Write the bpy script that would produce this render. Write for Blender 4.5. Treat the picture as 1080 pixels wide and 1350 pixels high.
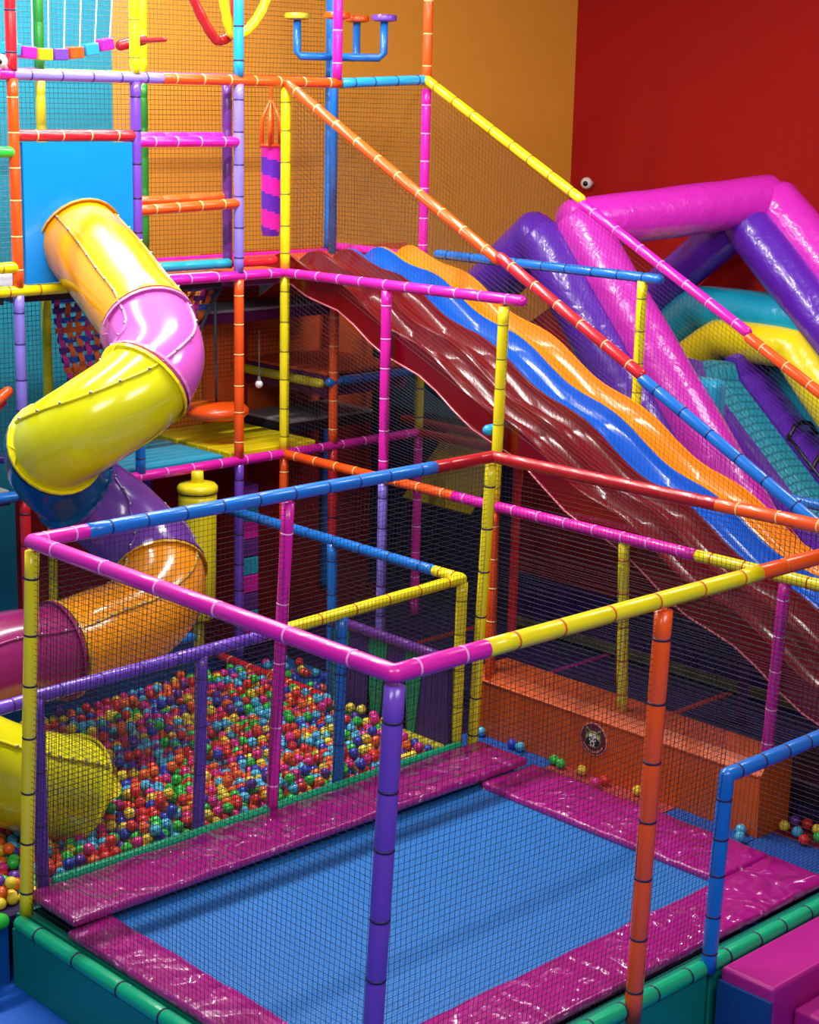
import bpy, bmesh, math, random
from mathutils import Vector, Matrix
random.seed(7)
PI = math.pi
S = bpy.context.scene
COL = S.collection
for o in list(bpy.data.objects):
    bpy.data.objects.remove(o)

# ---------------------------------------------------------------- camera
def make_camera():
    yaw, pitch, roll = [math.radians(v) for v in (46.03332397, 13.47399607, 1.28464261)]
    f = Vector((math.cos(pitch)*math.cos(yaw), math.cos(pitch)*math.sin(yaw), -math.sin(pitch)))
    r = Vector((math.sin(yaw), -math.cos(yaw), 0)); u = r.cross(f)
    c, s = math.cos(roll), math.sin(roll)
    r2 = c*r + s*u; u2 = -s*r + c*u
    cam = bpy.data.cameras.new('camera'); o = bpy.data.objects.new('camera', cam); COL.objects.link(o)
    m = Matrix((( r2.x, u2.x, -f.x, -5.13829512), (r2.y, u2.y, -f.y, -5.57427763), (r2.z, u2.z, -f.z, 5.364773), (0, 0, 0, 1)))
    o.matrix_world = m
    cam.sensor_fit = 'VERTICAL'; cam.sensor_height = 24; cam.lens = 24*2301.04433351/1350
    cam.clip_start = .1; cam.clip_end = 100
    S.camera = o
make_camera()

# ---------------------------------------------------------------- light and exposure
S.view_settings.view_transform = 'Standard'; S.view_settings.look = 'None'
S.view_settings.exposure = -0.17; S.view_settings.gamma = 1; S.view_settings.use_curve_mapping = False
W = bpy.data.worlds.new('world'); S.world = W; W.use_nodes = True
W.node_tree.nodes['Background'].inputs[0].default_value = (.85, .9, 1, 1)
W.node_tree.nodes['Background'].inputs[1].default_value = .2
def area(name, loc, target, sx, sy, power, col=(1, .97, .92), spread=180):
    l = bpy.data.lights.new(name, 'AREA'); l.shape = 'RECTANGLE'; l.size = sx; l.size_y = sy; l.energy = power; l.color = col
    l.spread = math.radians(spread)
    o = bpy.data.objects.new(name, l); COL.objects.link(o); o.location = loc
    d = (Vector(target)-Vector(loc)).normalized()
    z = -d; x = Vector((1, 0, 0)); x = (x-z*x.dot(z)).normalized(); y = z.cross(x)
    o.matrix_world = Matrix(((x.x, y.x, z.x, loc[0]), (x.y, y.y, z.y, loc[1]), (x.z, y.z, z.z, loc[2]), (0, 0, 0, 1)))
area('strip_lamp_near', (2.2, 4.15, 7.6), (2.2, 4.15, 0), 5.5, .16, 560)
area('strip_lamp_far', (2.2, 6.75, 7.6), (2.2, 5.6, 0), 5.5, .16, 420)
area('hall_lamp_left', (-4.5, -1.0, 7.6), (2.5, 5.0, 1.5), 3.0, 2.0, 300)
area('hall_lamp_front', (0.5, -4.5, 7.6), (4, 4, 1.5), 4.0, 1.6, 360)
area('hall_lamp_right', (7.5, 0.5, 7.8), (7.5, 4.0, 2), 2.5, 1.5, 280)

# ---------------------------------------------------------------- materials
def lin(c):
    out = []
    for v in c:
        v /= 255
        out.append(v/12.92 if v <= .04045 else ((v+.055)/1.055)**2.4)
    return (*out, 1)
MATS = {}
def mat(name, rgb, rough=.35, coat=0, bump=None, spec=.5, var=.06, trans=0):
    m = bpy.data.materials.new(name); m.use_nodes = True; nt = m.node_tree; b = nt.nodes['Principled BSDF']
    b.inputs['Roughness'].default_value = rough
    b.inputs['Coat Weight'].default_value = coat; b.inputs['Coat Roughness'].default_value = .08
    b.inputs['Specular IOR Level'].default_value = spec
    c = lin(rgb)
    tc = nt.nodes.new('ShaderNodeTexCoord')
    n = nt.nodes.new('ShaderNodeTexNoise'); n.inputs['Scale'].default_value = 7; n.inputs['Detail'].default_value = 4
    nt.links.new(tc.outputs['Object'], n.inputs['Vector'])
    mx = nt.nodes.new('ShaderNodeMix'); mx.data_type = 'RGBA'
    mx.inputs[6].default_value = tuple(max(0, v*(1-var)) for v in c[:3])+(1,)
    mx.inputs[7].default_value = tuple(min(1, v*(1+var)) for v in c[:3])+(1,)
    nt.links.new(n.outputs['Fac'], mx.inputs[0]); nt.links.new(mx.outputs[2], b.inputs['Base Color'])
    if bump:
        kind, scale, strength, dist = bump
        if kind == 'noise':
            t = nt.nodes.new('ShaderNodeTexNoise'); t.inputs['Scale'].default_value = scale; t.inputs['Detail'].default_value = 3
            t.inputs['Distortion'].default_value = .6; out = t.outputs['Fac']
        elif kind == 'wrinkle':
            t = nt.nodes.new('ShaderNodeTexNoise'); t.inputs['Scale'].default_value = scale; t.inputs['Detail'].default_value = 2
            t.inputs['Distortion'].default_value = 1.6; t.noise_type = 'RIDGED_MULTIFRACTAL'; out = t.outputs['Fac']
        elif kind == 'weave':
            mp = nt.nodes.new('ShaderNodeMapping'); mp.inputs['Scale'].default_value = (scale,)*3
            nt.links.new(tc.outputs['Object'], mp.inputs['Vector'])
            t = nt.nodes.new('ShaderNodeTexBrick'); t.inputs['Scale'].default_value = 1; t.inputs['Brick Width'].default_value = 1
            t.inputs['Row Height'].default_value = .6; t.inputs['Mortar Size'].default_value = .12; t.inputs['Mortar Smooth'].default_value = 1
            t.inputs['Color1'].default_value = t.inputs['Color2'].default_value = (1, 1, 1, 1); t.inputs['Mortar'].default_value = (0, 0, 0, 1)
            nt.links.new(mp.outputs[0], t.inputs['Vector']); out = t.outputs['Color']
            mk = nt.nodes.new('ShaderNodeMix'); mk.data_type = 'RGBA'; mk.blend_type = 'MULTIPLY'; mk.inputs[0].default_value = .45
            nt.links.new(mx.outputs[2], mk.inputs[6]); nt.links.new(out, mk.inputs[7]); nt.links.new(mk.outputs[2], b.inputs['Base Color'])
        if kind != 'weave': nt.links.new(tc.outputs['Object'], t.inputs['Vector'])
        bp = nt.nodes.new('ShaderNodeBump'); bp.inputs['Strength'].default_value = strength; bp.inputs['Distance'].default_value = dist
        nt.links.new(out, bp.inputs['Height']); nt.links.new(bp.outputs[0], b.inputs['Normal'])
        if coat: nt.links.new(bp.outputs[0], b.inputs['Coat Normal'])
        if kind == 'wrinkle':
            b2 = nt.nodes.new('ShaderNodeBump'); b2.inputs['Strength'].default_value = .07; b2.inputs['Distance'].default_value = dist
            nt.links.new(out, b2.inputs['Height']); nt.links.new(b2.outputs[0], b.inputs['Normal'])
    MATS[name] = m
    return m
TB = ('noise', 9, .12, .02)
for nm, rgb in dict(magenta=(222, 28, 168), blue=(20, 112, 205), sky=(30, 160, 225), yellow=(240, 222, 12), orange=(240, 84, 14), purple=(112, 66, 190),
                    lavender=(138, 122, 226), red=(216, 34, 44), maroon=(168, 22, 30), green=(14, 176, 126), lime=(40, 190, 60), teal=(30, 160, 186),
                    plum=(98, 44, 128), olive=(190, 176, 30), darkgreen=(30, 120, 40)).items():
    mat(nm, rgb, .3, .25, TB)
PB = ('noise', 4, .04, .01)
for nm, rgb in dict(p_amber=(246, 158, 8), p_pink=(214, 92, 196), p_yellow=(222, 218, 8), p_blue=(8, 84, 136), p_purple=(106, 62, 158), p_orange=(240, 150, 12),
                    p_plum=(136, 30, 92), p_red=(112, 5, 9), p_skyblue=(4, 88, 200), p_lanec=(244, 136, 6), p_rim=(200, 150, 30), p_rimpink=(224, 130, 206), p_lip=(206, 110, 120)).items():
    mat(nm, rgb, (.2 if nm in ('p_red', 'p_skyblue', 'p_lanec') else .2), (.2 if nm in ('p_red', 'p_skyblue', 'p_lanec') else .4), PB)
IB = ('noise', 5, .35, .05)
for nm, rgb in dict(i_magenta=(214, 44, 190), i_purple=(92, 34, 176), i_teal=(16, 160, 196), i_yellow=(238, 214, 10), i_red=(206, 34, 28)).items():
    mat(nm, rgb, .3, .3, IB)
mat('i_quilt', (20, 158, 186), .4, .1, ('weave', 9, .5, .02))
mat('pad_vinyl', (166, 18, 128), .25, 1.0, ('wrinkle', 3.4, 1.0, .18))
mat('bed_mesh', (20, 116, 200), .5, 0, ('weave', 26, .5, .008))
mat('base_green', (0, 132, 112), .4, .1, ('noise', 4, .06, .02))
mat('base_blue', (6, 84, 160), .4, .1)
mat('floor_blue', (10, 92, 200), .6, 0, ('noise', 30, .2, .01))
mat('mat_blue', (20, 96, 200), .65, 0, ('weave', 22, .8, .01))
mat('mat_red', (206, 70, 66), .65, 0, ('weave', 22, .8, .01))
mat('mat_navy', (34, 20, 76), .5)
mat('mat_wine', (110, 16, 50), .5)
mat('seam_magenta', (150, 24, 120), .5)
mat('seam_red', (176, 44, 34), .5)
mat('wall_orange', (230, 158, 54), .85, 0, ('noise', 40, .05, .01), .2, .05)
mat('wall_red', (172, 26, 20), .85, 0, ('noise', 40, .05, .01), .2, .05)
mat('wall_teal', (44, 154, 180), .85, 0, ('noise', 40, .05, .01), .2, .05)
mat('wall_maroon', (150, 20, 20), .7, 0, None, .3)
mat('wall_navy', (50, 26, 108), .7, 0, None, .3)
mat('trim_olive', (100, 104, 60), .7)
mat('ceiling', (206, 202, 196), .9)
mat('beam_orange', (214, 88, 12), .4, .15, ('noise', 6, .1, .02))
mat('panel_blue', (0, 134, 224), .3, .2)
mat('deck_orange', (206, 74, 30), .5)
mat('deck_yellow', (228, 204, 10), .4, .1, ('noise', 5, .3, .02))
mat('deck_teal', (20, 150, 186), .45, .1)
mat('deck_grey', (156, 152, 156), .6)
mat('deck_dark', (34, 22, 40), .5)
mat('deck_plum', (96, 20, 84), .5)
mat('sheet_orange', (246, 104, 40), .6)
mat('net_dark', (14, 12, 24), .6)
mat('net_tan', (96, 62, 24), .7)
mat('net_grey', (70, 96, 112), .6)
mat('tie_dark', (36, 16, 70), .5)
mat('tie_orange', (206, 92, 10), .5)
mat('tie_pink', (246, 150, 220), .5)
mat('tie_cream', (250, 190, 120), .5)
mat('tie_olive', (150, 140, 10), .5)
mat('tie_blue', (8, 50, 120), .5)
mat('tie_violet', (64, 44, 130), .5)
mat('steel', (176, 178, 184), .3); MATS['steel'].node_tree.nodes['Principled BSDF'].inputs['Metallic'].default_value = .8
mat('white', (236, 236, 236), .4)
mat('black', (14, 12, 16), .3)
mat('step_magenta', (176, 24, 132), .4, .1, ('noise', 8, .08, .02))
mat('step_blue', (10, 62, 130), .5)
mat('badge_ring', (222, 150, 150), .5); mat('badge_wine', (98, 24, 40), .5); mat('badge_fur', (150, 150, 84), .6); mat('badge_light', (214, 208, 200), .5); mat('badge_dark', (24, 18, 24), .5)
mat('pit_purple', (66, 34, 112), .5, 0, ('noise', 8, .1, .02)); mat('pit_green', (16, 140, 92), .5, 0, ('noise', 8, .1, .02))
mat('wedge_teal', (20, 136, 146), .6); mat('wedge_yellow', (232, 206, 20), .6); mat('wedge_navy', (20, 24, 60), .6)
for nm, rgb in dict(b_red=(226, 46, 36), b_orange=(242, 104, 26), b_yellow=(242, 212, 50), b_green=(50, 200, 70), b_sky=(80, 190, 232), b_blue=(44, 66, 190), b_purple=(96, 50, 160), b_pink=(228, 42, 140)).items():
    mat(nm, rgb, .3, .2, None, .5, .03)
    MATS[nm].node_tree.nodes['Principled BSDF'].inputs['Subsurface Weight'].default_value = 0
for nm, rgb in dict(w_orange=(226, 100, 30), w_magenta=(200, 40, 140), w_blue=(30, 80, 180), w_purple=(84, 40, 130)).items():
    mat(nm, rgb, .7)
em = bpy.data.materials.new('lamp_glow'); em.use_nodes = True
b = em.node_tree.nodes['Principled BSDF']; b.inputs['Emission Color'].default_value = (1, .96, .88, 1); b.inputs['Emission Strength'].default_value = 2.5
MATS['lamp_glow'] = em

# ---------------------------------------------------------------- object helpers
WL = {}
def thing(name, label, cat, loc=(0, 0, 0), group=None):
    o = bpy.data.objects.new(name, None); COL.objects.link(o); o.location = loc; o.empty_display_size = .1
    o['label'] = label; o['category'] = cat
    if group: o['group'] = group
    WL[o.name] = Vector(loc)
    return o
def tag(o, label, cat, group=None):
    o['label'] = label; o['category'] = cat
    if group: o['group'] = group
    return o
def obj(name, verts, faces, m, parent=None, smooth=False, origin=None, kind=None, label=None):
    off = WL[parent.name] if parent is not None else (Vector(origin) if origin else Vector((0, 0, 0)))
    me = bpy.data.meshes.new(name)
    me.from_pydata([tuple(Vector(v)-off) for v in verts], [], faces)
    ms = m if isinstance(m, (list, tuple)) else [m]
    for k in ms: me.materials.append(MATS[k])
    if smooth: me.polygons.foreach_set('use_smooth', [True]*len(me.polygons))
    me.update()
    o = bpy.data.objects.new(name, me); COL.objects.link(o)
    if parent is not None: o.parent = parent
    else: o.location = off
    WL[o.name] = off
    if kind: o['kind'] = kind
    if label: o['label'] = label
    return o
class G:
    """collects simple shapes into one mesh"""
    def __init__(s): s.v = []; s.f = []
    def add(s, v, f):
        n = len(s.v); s.v += [tuple(p) for p in v]; s.f += [tuple(i+n for i in q) for q in f]
    def box(s, lo, hi, bev=0):
        if bev <= 0:
            x0, y0, z0 = lo; x1, y1, z1 = hi
            s.add([(x0, y0, z0), (x1, y0, z0), (x1, y1, z0), (x0, y1, z0), (x0, y0, z1), (x1, y0, z1), (x1, y1, z1), (x0, y1, z1)],
                  [(0, 3, 2, 1), (4, 5, 6, 7), (0, 1, 5, 4), (1, 2, 6, 5), (2, 3, 7, 6), (3, 0, 4, 7)])
            return s
        bm = bmesh.new(); bmesh.ops.create_cube(bm, size=1)
        for v in bm.verts: v.co = Vector([(lo[i]+hi[i])/2+v.co[i]*(hi[i]-lo[i]) for i in range(3)])
        bmesh.ops.bevel(bm, geom=bm.edges[:], offset=bev, segments=3, profile=.5, affect='EDGES')
        bm.verts.index_update(); s.add([v.co[:] for v in bm.verts], [[v.index for v in f.verts] for f in bm.faces]); bm.free()
        return s
    def prism(s, poly, d):
        """poly: planar 3-D loop, extruded by vector d"""
        n = len(poly); d = Vector(d)
        s.add(list(poly)+[Vector(p)+d for p in poly], [tuple(range(n-1, -1, -1)), tuple(range(n, 2*n))]+[(i, (i+1) % n, n+(i+1) % n, n+i) for i in range(n)])
        return s
    def sweep(s, pts, rad, n=14, closed=False, caps=True, up=None):
        """round sweep along pts, rad number or list"""
        pts = [Vector(p) for p in pts]; N = len(pts)
        rs = rad if isinstance(rad, (list, tuple)) else [rad]*N
        vs = []; fs = []
        ref = None
        for i, p in enumerate(pts):
            if closed: t = pts[(i+1) % N]-pts[i-1]
            else: t = pts[min(i+1, N-1)]-pts[max(i-1, 0)]
            if t.length < 1e-9: t = Vector((0, 0, 1))
            t.normalize()
            if ref is None:
                ref = Vector((0, 0, 1)) if abs(t.z) < .9 else Vector((1, 0, 0))
            a = (ref-t*ref.dot(t)).normalized(); ref = a; bb = t.cross(a)
            for k in range(n):
                th = 2*PI*k/n; vs.append(p+(a*math.cos(th)+bb*math.sin(th))*rs[i])
        M = N if closed else N-1
        for i in range(M):
            j = (i+1) % N
            for k in range(n): fs.append((i*n+k, i*n+(k+1) % n, j*n+(k+1) % n, j*n+k))
        if not closed and caps:
            fs.append(tuple(range(n-1, -1, -1))); fs.append(tuple((N-1)*n+k for k in range(n)))
        s.add(vs, fs); return s
    def ball(s, c, r, n=12, m=8, sc=(1, 1, 1)):
        v = [Vector(c)+Vector((0, 0, r*sc[2]))]
        for i in range(1, m):
            a = PI*i/m
            for k in range(n):
                t = 2*PI*k/n; v.append(Vector(c)+Vector((r*sc[0]*math.sin(a)*math.cos(t), r*sc[1]*math.sin(a)*math.sin(t), r*sc[2]*math.cos(a))))
        v.append(Vector(c)-Vector((0, 0, r*sc[2]))); f = []
        for k in range(n): f.append((0, 1+k, 1+(k+1) % n))
        for i in range(m-2):
            for k in range(n): f.append((1+i*n+k, 1+(i+1)*n+k, 1+(i+1)*n+(k+1) % n, 1+i*n+(k+1) % n))
        L = len(v)-1
        for k in range(n): f.append((L, 1+(m-2)*n+(k+1) % n, 1+(m-2)*n+k))
        s.add(v, f); return s
    def lathe(s, c, prof, n=20):
        """prof: list of (r, z) around vertical axis through c"""
        v = []; f = []
        for r, z in prof:
            for k in range(n):
                t = 2*PI*k/n; v.append((c[0]+r*math.cos(t), c[1]+r*math.sin(t), c[2]+z))
        for i in range(len(prof)-1):
            for k in range(n): f.append((i*n+k, i*n+(k+1) % n, (i+1)*n+(k+1) % n, (i+1)*n+k))
        f.append(tuple(range(n-1, -1, -1))); f.append(tuple((len(prof)-1)*n+k for k in range(n)))
        s.add(v, f); return s
    def out(s, name, m, parent=None, **k): return obj(name, s.v, s.f, m, parent, **k)

TR = .0425
def tube(name, a, b, m, parent, tie='tie_dark', r=TR, step=.27, r2=None, label=None, dome=(True, True)):
    """padded foam sleeve between a and b: rounded ends, pinched where cable ties hold it; ties are its sub-part"""
    a = Vector(a); b = Vector(b); d = b-a; L = d.length; d.normalize()
    n = max(1, round(L/step)); ts = []
    e = .55*r
    prof = []
    if dome[0]: prof += [(-.9*r, .3*r), (-.6*r, .75*r), (-.2*r, .95*r)]
    prof += [(0, r)]
    joints = [L*(i+.5+random.uniform(-.06, .06))/n for i in range(n)] if n > 1 else []
    for j in joints: prof += [(j-.022, r), (j-.006, r*.93), (j+.006, r*.93), (j+.022, r)]
    prof += [(L, r)]
    if dome[1]: prof += [(L+.2*r, .95*r), (L+.6*r, .75*r), (L+.9*r, .3*r)]
    g = G(); g.sweep([a+d*p[0] for p in prof], [p[1] for p in prof], 14)
    o = g.out(name, m, parent, smooth=True, label=label)
    if joints and tie:
        gt = G()
        for j in joints:
            k = .0065
            gt.sweep([a+d*(j-k), a+d*(j-k*.6), a+d*(j+k*.6), a+d*(j+k)], [r*.93, r*1.02, r*1.02, r*.93], 14, caps=False)
        gt.out('cable_ties', tie, o, smooth=True, kind='stuff')
    return o
def net(name, P00, P10, P11, P01, cell, w, m, parent, label=None, fold=0):
    """knotted square net stretched between four corners: every cord a thin four-sided bar"""
    P = [Vector(p) for p in (P00, P10, P11, P01)]
    def B(u, v): return P[0]*(1-u)*(1-v)+P[1]*u*(1-v)+P[2]*u*v+P[3]*(1-u)*v
    nrm = (P[2]-P[0]).cross(P[3]-P[1]).normalized()
    nu = max(2, round(max((P[1]-P[0]).length, (P[2]-P[3]).length)/cell)); nv = max(2, round(max((P[3]-P[0]).length, (P[2]-P[1]).length)/cell))
    g = G(); K = 6
    def bulge(u, v): return nrm*(.025*math.sin(PI*u)*math.sin(PI*v)+.006*math.sin(9*u+7*v))
    def cord(pts):
        vs = []; fs = []
        for i, p in enumerate(pts):
            t = (pts[min(i+1, len(pts)-1)]-pts[max(i-1, 0)]).normalized(); s_ = t.cross(nrm).normalized()*w/2; q = nrm*w/2
            vs += [p+s_, p+q, p-s_, p-q]
        for i in range(len(pts)-1):
            for k in range(4): fs.append((4*i+k, 4*i+(k+1) % 4, 4*i+4+(k+1) % 4, 4*i+4+k))
        g.add(vs, fs)
    for i in range(nu+1):
        u = i/nu; cord([B(u, k/K)+bulge(u, k/K) for k in range(K+1)])
    for j in range(nv+1):
        v = j/nv; cord([B(k/K, v)+bulge(k/K, v) for k in range(K+1)])
    return g.out(name, m, parent, kind='stuff', label=label)
def struct(o): o['kind'] = 'structure'; return o

# ================================================================ the room
struct(G().box((-14, -12, -.1), (13, 9, 0)).out('floor', 'floor_blue'))
struct(G().box((4.45, 8.5, 0), (11.2, 8.7, 8)).out('wall_back', 'wall_orange'))
struct(G().box((-8, 8.5, 0), (4.45, 8.7, 8)).out('wall_left', 'wall_teal'))
struct(G().box((11, -6, 0), (11.2, 8.5, 8)).out('wall_right', 'wall_red'))
struct(G().box((-14, -12, 8), (13, 9, 8.1)).out('ceiling', 'ceiling'))
for k, (x, y, sx, sy) in enumerate(((2.2, 4.2, 2.75, .08), (2.2, 6.75, 2.75, .08))):
    t = thing('strip_light', ['long ceiling strip light above the trampoline, the nearer one', 'long ceiling strip light above the play frame, the farther one'][k], 'lamp', (x, y, 7.66))
    G().box((x-sx, y-sy, 7.64), (x+sx, y+sy, 7.7)).out('diffuser', 'lamp_glow', t)
    G().box((x-sx-.03, y-sy-.04, 7.701), (x+sx+.03, y+sy+.04, 8.0)).out('housing', 'white', t)

# raised play floor: navy mats with coloured seams, lower partition wall under the slide
fl = thing('play_floor', 'dark navy matted floor below the slide behind the orange beam', 'floor mat', (6, 3, .45))
for i in range(6):
    y0 = -1.4+i*1.36
    for j in range(2):
        x0 = 4.5+j*1.28 if False else (5.0+j*.84)
        G().box((x0, y0+.03, .3), (x0+.81, y0+1.33, .45), .01).out('floor_tile', 'mat_navy', fl)
for i in range(5):
    y = -1.4+(i+1)*1.36
    G().box((5.0, y-.03, .36), (6.68, y+.03, .455)).out('seam_strip', 'seam_magenta' if i in (3,) else 'seam_red', fl, label='magenta seam strip' if i == 3 else 'red seam strip')
G().box((4.5, -1.4, 0), (6.68, 6.7, .3)).out('underlay', 'mat_navy', fl)
pw = thing('low_partition', 'low partition under the slides, maroon above and dark purple below', 'partition', (6.76, 3, .45))
G().box((6.72, 3.2, .98), (6.8, 5.2, 2.2)).out('upper_panel', 'wall_maroon', pw, label='maroon upper panel')
G().box((6.72, -2, .98), (6.8, 3.19, 1.75)).out('upper_panel', 'wall_maroon', pw, label='maroon upper panel')
G().box((6.715, -2, .55), (6.8, 5.2, .979)).out('lower_panel', 'wall_navy', pw, label='dark purple lower panel')
G().box((6.695, -2, .452), (6.8, 5.2, .549), .01).out('skirting', 'trim_olive', pw, label='olive skirting')
# painted triangle boards beside the frame corner
tb = thing('triangle_panel', 'dark panel with teal and yellow triangles beneath the top of the slides', 'panel', (6.6, 6.2, .45))
G().box((6.62, 5.2, .45), (6.68, 7.2, 3.3)).out('board', 'wedge_navy', tb)
for k, (y0, y1, m) in enumerate(((5.9, 6.9, 'wedge_teal'), (5.2, 5.85, 'wedge_yellow'))):
    G().prism([(6.6, y0, 2.35), (6.6, y1, 2.35), (6.6, y1-.15, 3.05), (6.6, y0+.35, 3.05)] if k == 0 else [(6.6, y0, 2.35), (6.6, y1+.2, 2.35), (6.6, y0+.35, 2.95)], (.02, 0, 0)).out('triangle', m, tb, label='dark teal triangle' if k == 0 else 'yellow triangle')
G().prism([(6.6, 5.3, 2.2), (6.6, 6.1, 2.2), (6.6, 6.7, 1.45), (6.6, 5.75, 1.45)], (.02, 0, 0)).out('triangle', 'wedge_yellow', tb, label='yellow slanted block')
tube('rail', (6.5, 6.6, 2.27), (6.5, 5.25, 2.27), 'maroon', tb, None)

# ================================================================ the trampoline
Lx, Ly, ZB, ZT = 3.95, 3.0, .45, 2.81
tr = thing('trampoline', 'rectangular trampoline with blue mesh bed and shiny magenta edge pads', 'trampoline', (2, 1.5, 0))
def bedgrid():
    v = []; f = []; nx, ny = 24, 18; x0, x1, y0, y1 = .22, 3.75, .3, 2.75
    for j in range(ny+1):
        for i in range(nx+1):
            u, w = i/nx, j/ny
            v.append((x0+u*(x1-x0), y0+w*(y1-y0), .475-.03*math.sin(PI*u)*math.sin(PI*w)))
    for j in range(ny):
        for i in range(nx):
            a = j*(nx+1)+i; f.append((a, a+1, a+nx+2, a+nx+1))
    return v, f
obj('jumping_bed', *bedgrid(), 'bed_mesh', tr, smooth=True)
def pad(lo, hi, seed):
    rnd = random.Random(seed)
    bm = bmesh.new(); bmesh.ops.create_cube(bm, size=1)
    for v in bm.verts: v.co = Vector([(lo[i]+hi[i])/2+v.co[i]*(hi[i]-lo[i]) for i in range(3)])
    bmesh.ops.bevel(bm, geom=bm.edges[:], offset=.022, segments=2, profile=.5, affect='EDGES')
    ax = 0 if hi[0]-lo[0] > hi[1]-lo[1] else 1
    n = 30
    for k in range(1, n):
        p = [0, 0, 0]; p[ax] = lo[ax]+(hi[ax]-lo[ax])*k/n; nn = [0, 0, 0]; nn[ax] = 1
        bmesh.ops.bisect_plane(bm, geom=bm.verts[:]+bm.edges[:]+bm.faces[:], plane_co=p, plane_no=nn)
    oa = 1-ax
    for k in range(1, 5):
        p = [0, 0, 0]; p[oa] = lo[oa]+(hi[oa]-lo[oa])*k/5; nn = [0, 0, 0]; nn[oa] = 1
        bmesh.ops.bisect_plane(bm, geom=bm.verts[:]+bm.edges[:]+bm.faces[:], plane_co=p, plane_no=nn)
    ph = rnd.uniform(0, 6)
    for v in bm.verts:
        if v.co.z > (lo[2]+hi[2])/2:
            v.co.z += .004*math.sin(v.co[ax]*9+ph+v.co[oa]*6)+.002*math.sin(v.co[ax]*23+2*ph)
    bm.verts.index_update()
    r = [v.co[:] for v in bm.verts], [[v.index for v in f.verts] for f in bm.faces]; bm.free(); return r
obj('edge_pad', *pad((-.0, -.0, .455), (.32, 2.6, .515), 1), 'pad_vinyl', tr, smooth=True)
obj('edge_pad', *pad((.325, .0, .455), (4.08, .46, .515), 2), 'pad_vinyl', tr, smooth=True)
obj('edge_pad', *pad((3.5, .465, .456), (4.08, 2.58, .52), 3), 'pad_vinyl', tr, smooth=True)
obj('edge_pad', *pad((.03, 2.56, .522), (3.99, 3.06, .585), 4), 'pad_vinyl', tr, smooth=True)
G().box((.0, .0, .0), (.05, 3.06, .452)).out('base_panel', 'base_green', tr)
G().box((-.09, -.06, 0), (-.045, 3.06, .38), .006).out('base_panel', 'base_green', tr)
G().box((-.09, -.12, 0), (2.63, -.07, .38), .006).out('base_panel', 'base_green', tr)
G().box((2.66, -.12, 0), (4.6, -.07, .38), .006).out('base_panel', 'base_green', tr)
G().box((-.04, -.06, .0), (4.08, -.01, .452)).out('frame_board', 'base_green', tr)
G().box((-.04, 3.06, .0), (4.08, 3.09, .452)).out('frame_board', 'base_green', tr)
tube('edge_roll', (-.06, 3.0, .42), (-.06, .03, .42), 'green', tr, 'tie_dark', r=.05, step=.45)
tube('edge_roll', (.0, -.09, .42), (2.6, -.09, .42), 'green', tr, 'tie_dark', r=.05, step=.3)
tube('edge_roll', (2.72, -.09, .42), (4.4, -.09, .42), 'green', tr, 'tie_dark', r=.05, step=.3)
tube('edge_roll', (.25, 3.1, .575), (3.8, 3.1, .575), 'green', tr, None, r=.03, step=.3)

cg = thing('trampoline_cage', 'tall padded tube safety cage with dark nets round the trampoline', 'safety cage', (2, 1.5, .45))
ZP = ZT-.06
A0, A1 = (-.03, 3.04, .45), (.05, 2.93, ZT)
B1 = (.04, -.13, ZT); C1 = (3.93, 2.97, ZT); D1 = (4.02, -.2, ZT)
tube('post', (.0, 3.04, .43), (.055, 2.94, ZP), 'yellow', cg, 'tie_dark', step=.33, dome=(False, False), label='yellow corner post')
tube('post', (.02, -.02, .43), (.045, -.13, ZP), 'purple', cg, 'tie_dark', r=.05, step=.33, dome=(False, False), label='purple front corner post')
tube('post', (4.0, 3.15, .43), (3.93, 2.98, ZP), 'yellow', cg, 'tie_dark', step=.33, dome=(False, False), label='yellow back corner post')
tube('post', (1.93, -.13, .36), (1.96, -.16, ZP), 'orange', cg, 'tie_dark', r=.05, step=.35, dome=(False, False), label='orange middle post of the front side')
tube('post', (1.97, 3.1, .5), (2.01, 2.98, ZP), 'magenta', cg, 'tie_pink', step=.45, dome=(False, False), label='magenta middle post of the ball pit side')
tube('post', (4.08, -.1, .43), (4.02, -.2, ZP), 'orange', cg, 'tie_dark', step=.35, dome=(False, False), label='orange far right corner post')
# top rails
tube('top_rail', A1, B1, 'magenta', cg, 'tie_pink', r=.046, step=.5)
tube('top_rail', B1, (.62, -.14, ZT), 'magenta', cg, 'tie_pink', r=.046, step=.3)
tube('top_rail', (.63, -.14, ZT), (2.78, -.175, ZT), 'yellow', cg, 'tie_orange', r=.046, step=.36, label='yellow rail sleeve', dome=(False, False))
tube('top_rail', (2.79, -.175, ZT), D1, 'orange', cg, 'tie_orange', r=.046, step=.36, label='orange rail sleeve')
tube('top_rail', A1, (.42, 2.94, ZT), 'magenta', cg, 'tie_pink', r=.046, step=.2)
tube('top_rail', (.43, 2.94, ZT), (3.33, 2.965, ZT), 'blue', cg, 'tie_blue', r=.046, step=.3, label='blue rail sleeve', dome=(False, False))
tube('top_rail', (3.34, 2.965, ZT), C1, 'maroon', cg, None, r=.046, label='dark red rail sleeve')
tube('top_rail', C1, (3.98, 1.0, ZT), 'maroon', cg, None, r=.046, label='dark red rail sleeve')
tube('top_rail', (3.981, .99, ZT), D1, 'orange', cg, 'tie_cream', r=.046, step=.3, label='orange rail sleeve')
NC, NW = .036, .0031
net('net', (.0, 3.0, .5), (.02, -.02, .5), (.045, -.12, ZT-.03), (.05, 2.9, ZT-.03), NC, NW, 'net_dark', cg)
net('net', (.04, -.06, .5), (2.62, -.08, .5), (2.68, -.16, ZT-.03), (.06, -.13, ZT-.03), NC, NW, 'net_dark', cg)
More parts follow.
